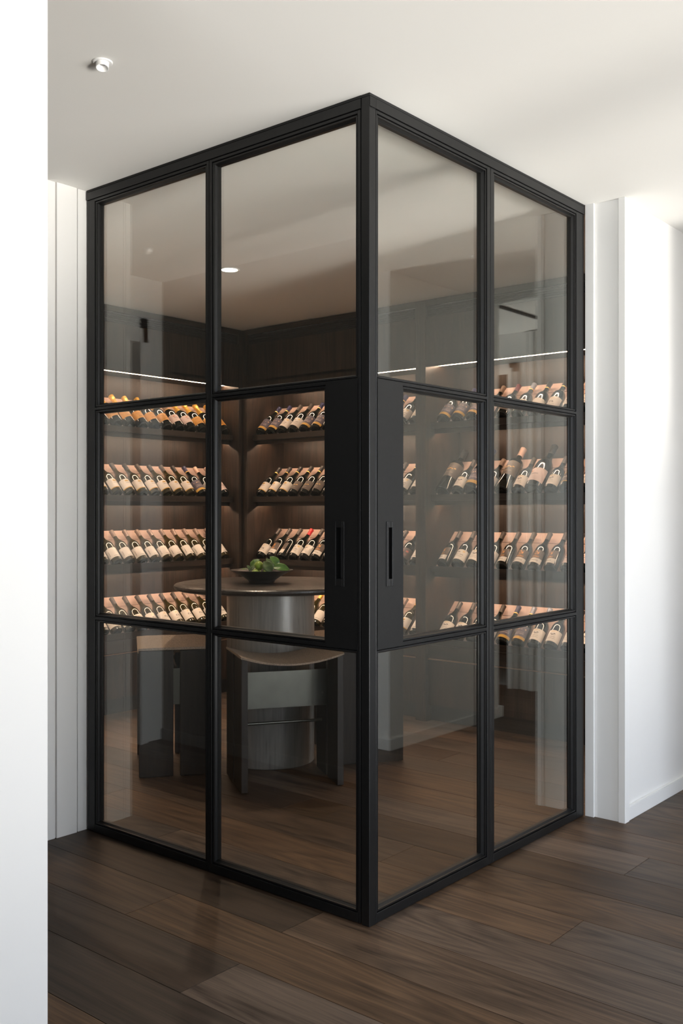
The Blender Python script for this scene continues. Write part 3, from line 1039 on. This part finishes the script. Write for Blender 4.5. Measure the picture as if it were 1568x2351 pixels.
def fruit(c, r, lab, leaves):
    pr_ = []
    n = 18
    for i in range(n + 1):
        a = math.pi * i / n
        rr = r * math.sin(a) * (1.0 + 0.06 * math.cos(a))
        pr_.append((max(rr, 0.0002), -r * 0.95 * math.cos(a) - (r * 0.07 if i == n else 0)))
    loc = at(c)
    root = empty('green_fruit', loc)
    tag(root, lab, 'fruit', 'green fruit in the bowl')
    o = MB().lathe(pr_, 28).build('fruit_flesh', M['fruit'], root, True)
    o.rotation_euler = (0.3, 0.35, 0)
    MB().tube((0, 0, r * 0.85), (0.004, 0.002, r * 1.12), 0.0020, 8).build('stem', M['leaf2'], root)
    for b0, b1, wd, nrm, curl, mt in leaves:
        p0, p1 = at(b0), at(b1)
        y_ = (p1 - p0)
        L_ = y_.length
        y_.normalize()
        z_ = (IR * nrm[0] + AW * nrm[1] + UP * nrm[2])
        z_ = (z_ - y_ * z_.dot(y_)).normalized()
        x_ = y_.cross(z_)
        mt4 = Matrix((x_, y_, z_)).transposed().to_4x4()
        mt4.translation = p0 - loc
        lf = bpy.data.objects.new('leaf', leaf_mesh(L_, wd, curl, M[mt]))
        link(lf, root)
        lf.matrix_local = mt4
        md = lf.modifiers.new('thickness', 'SOLIDIFY')
        md.thickness = 0.0008
    return root


fruit((-0.014, 0.0, 0.091), 0.0255, 'round green fruit on top of the pile in the bowl', [
    ((-0.062, 0.020, 0.080), (-0.018, 0.030, 0.129), 0.044, (-0.5, -0.8, 0.5), 0.5, 'leaf'),
])
fruit((-0.030, -0.045, 0.050), 0.0235, 'green fruit low at the front left of the bowl', [
    ((-0.056, -0.060, 0.066), (-0.073, -0.055, 0.098), 0.020, (0.5, -0.8, 0.3), 0.4, 'leaf2'),
    ((-0.058, -0.040, 0.070), (-0.036, -0.035, 0.090), 0.024, (-0.2, -0.8, 0.5), 0.3, 'leaf2'),
    ((-0.078, -0.030, 0.072), (-0.116, -0.015, 0.072), 0.026, (0.0, -0.3, 1.0), 0.2, 'leaf2'),
])
fruit((0.026, 0.006, 0.047), 0.0265, 'leafy green fruit half hidden at the right of the bowl', [
    ((0.060, -0.052, 0.064), (0.012, -0.034, 0.118), 0.056, (-0.1, -0.95, 0.35), 0.35, 'leaf2'),
    ((0.064, -0.020, 0.076), (0.028, -0.012, 0.134), 0.036, (0.55, -0.8, 0.2), 0.3, 'leaf2'),
    ((0.092, 0.010, 0.092), (0.046, 0.016, 0.143), 0.046, (0.3, -0.85, 0.45), 0.35, 'leaf'),
    ((0.062, -0.016, 0.088), (0.158, -0.020, 0.073), 0.052, (0.25, -0.75, 0.6), 0.5, 'leaf'),
])
fruit((-0.030, 0.046, 0.052), 0.0235, 'green fruit at the back of the bowl behind the pile', [])


# ------------------------------------------------------------------ ceiling lights
def gimbal(x, y, label, rz):
    r = empty('gimbal_downlight', (x, y, H))
    r.scale = (0.62, 0.62, 0.62)
    r.rotation_euler = (0, 0, rz)
    tag(r, label, 'ceiling light', 'white gimbal downlights in the hall')
    MB().lathe([(0.030, -0.0005), (0.030, -0.004), (0.045, -0.006), (0.049, -0.003), (0.049, -0.0005)], 40, False, False).build('trim_ring', M['lampwhite'], r, angle=40)
    h_ = MB().lathe([(0.031, 0.0), (0.031, -0.034), (0.028, -0.035), (0.026, -0.030), (0.014, -0.010), (0.0002, -0.009)], 36, True, True).build('lamp_head', M['lampwhite'], r, angle=40)
    h_.rotation_euler = (math.radians(14), 0, 0)
    MB().lathe([(0.0002, -0.0115), (0.015, -0.0112), (0.0152, -0.0105)], 24, True, True).build('lamp_lens', M['lampgrey'], h_, True)


gimbal(-0.686, 0.482, 'white gimbal downlight above the left hall, nearest the camera', 2.4)
gimbal(-0.708, 2.060, 'white gimbal downlight deep in the left hall', 2.4)
gimbal(1.960, -0.781, 'white gimbal downlight over the right corridor', 0.6)
r = empty('recessed_downlight', (1.33, 2.052, H))
tag(r, 'lit round recessed downlight in the cellar ceiling', 'ceiling light')
MB().lathe([(0.046, -0.0005), (0.046, -0.003), (0.055, -0.005), (0.058, -0.0005)], 40, False, False).build('trim_ring', M['lampgrey'], r, angle=40)
MB().lathe([(0.045, -0.001), (0.045, -0.003), (0.0002, -0.003)], 36, True, True).build('lamp_lens', M['lamp_on'], r)
l = bpy.data.lights.new('downlight_spot', 'SPOT')
l.energy = 75
l.color = (1.0, 0.80, 0.60)
l.spot_size = math.radians(125)
l.spot_blend = 0.7
l.shadow_soft_size = 0.04
o = bpy.data.objects.new('downlight_spot', l)
COL.objects.link(o)
o.location = (1.33, 2.052, H - 0.02)
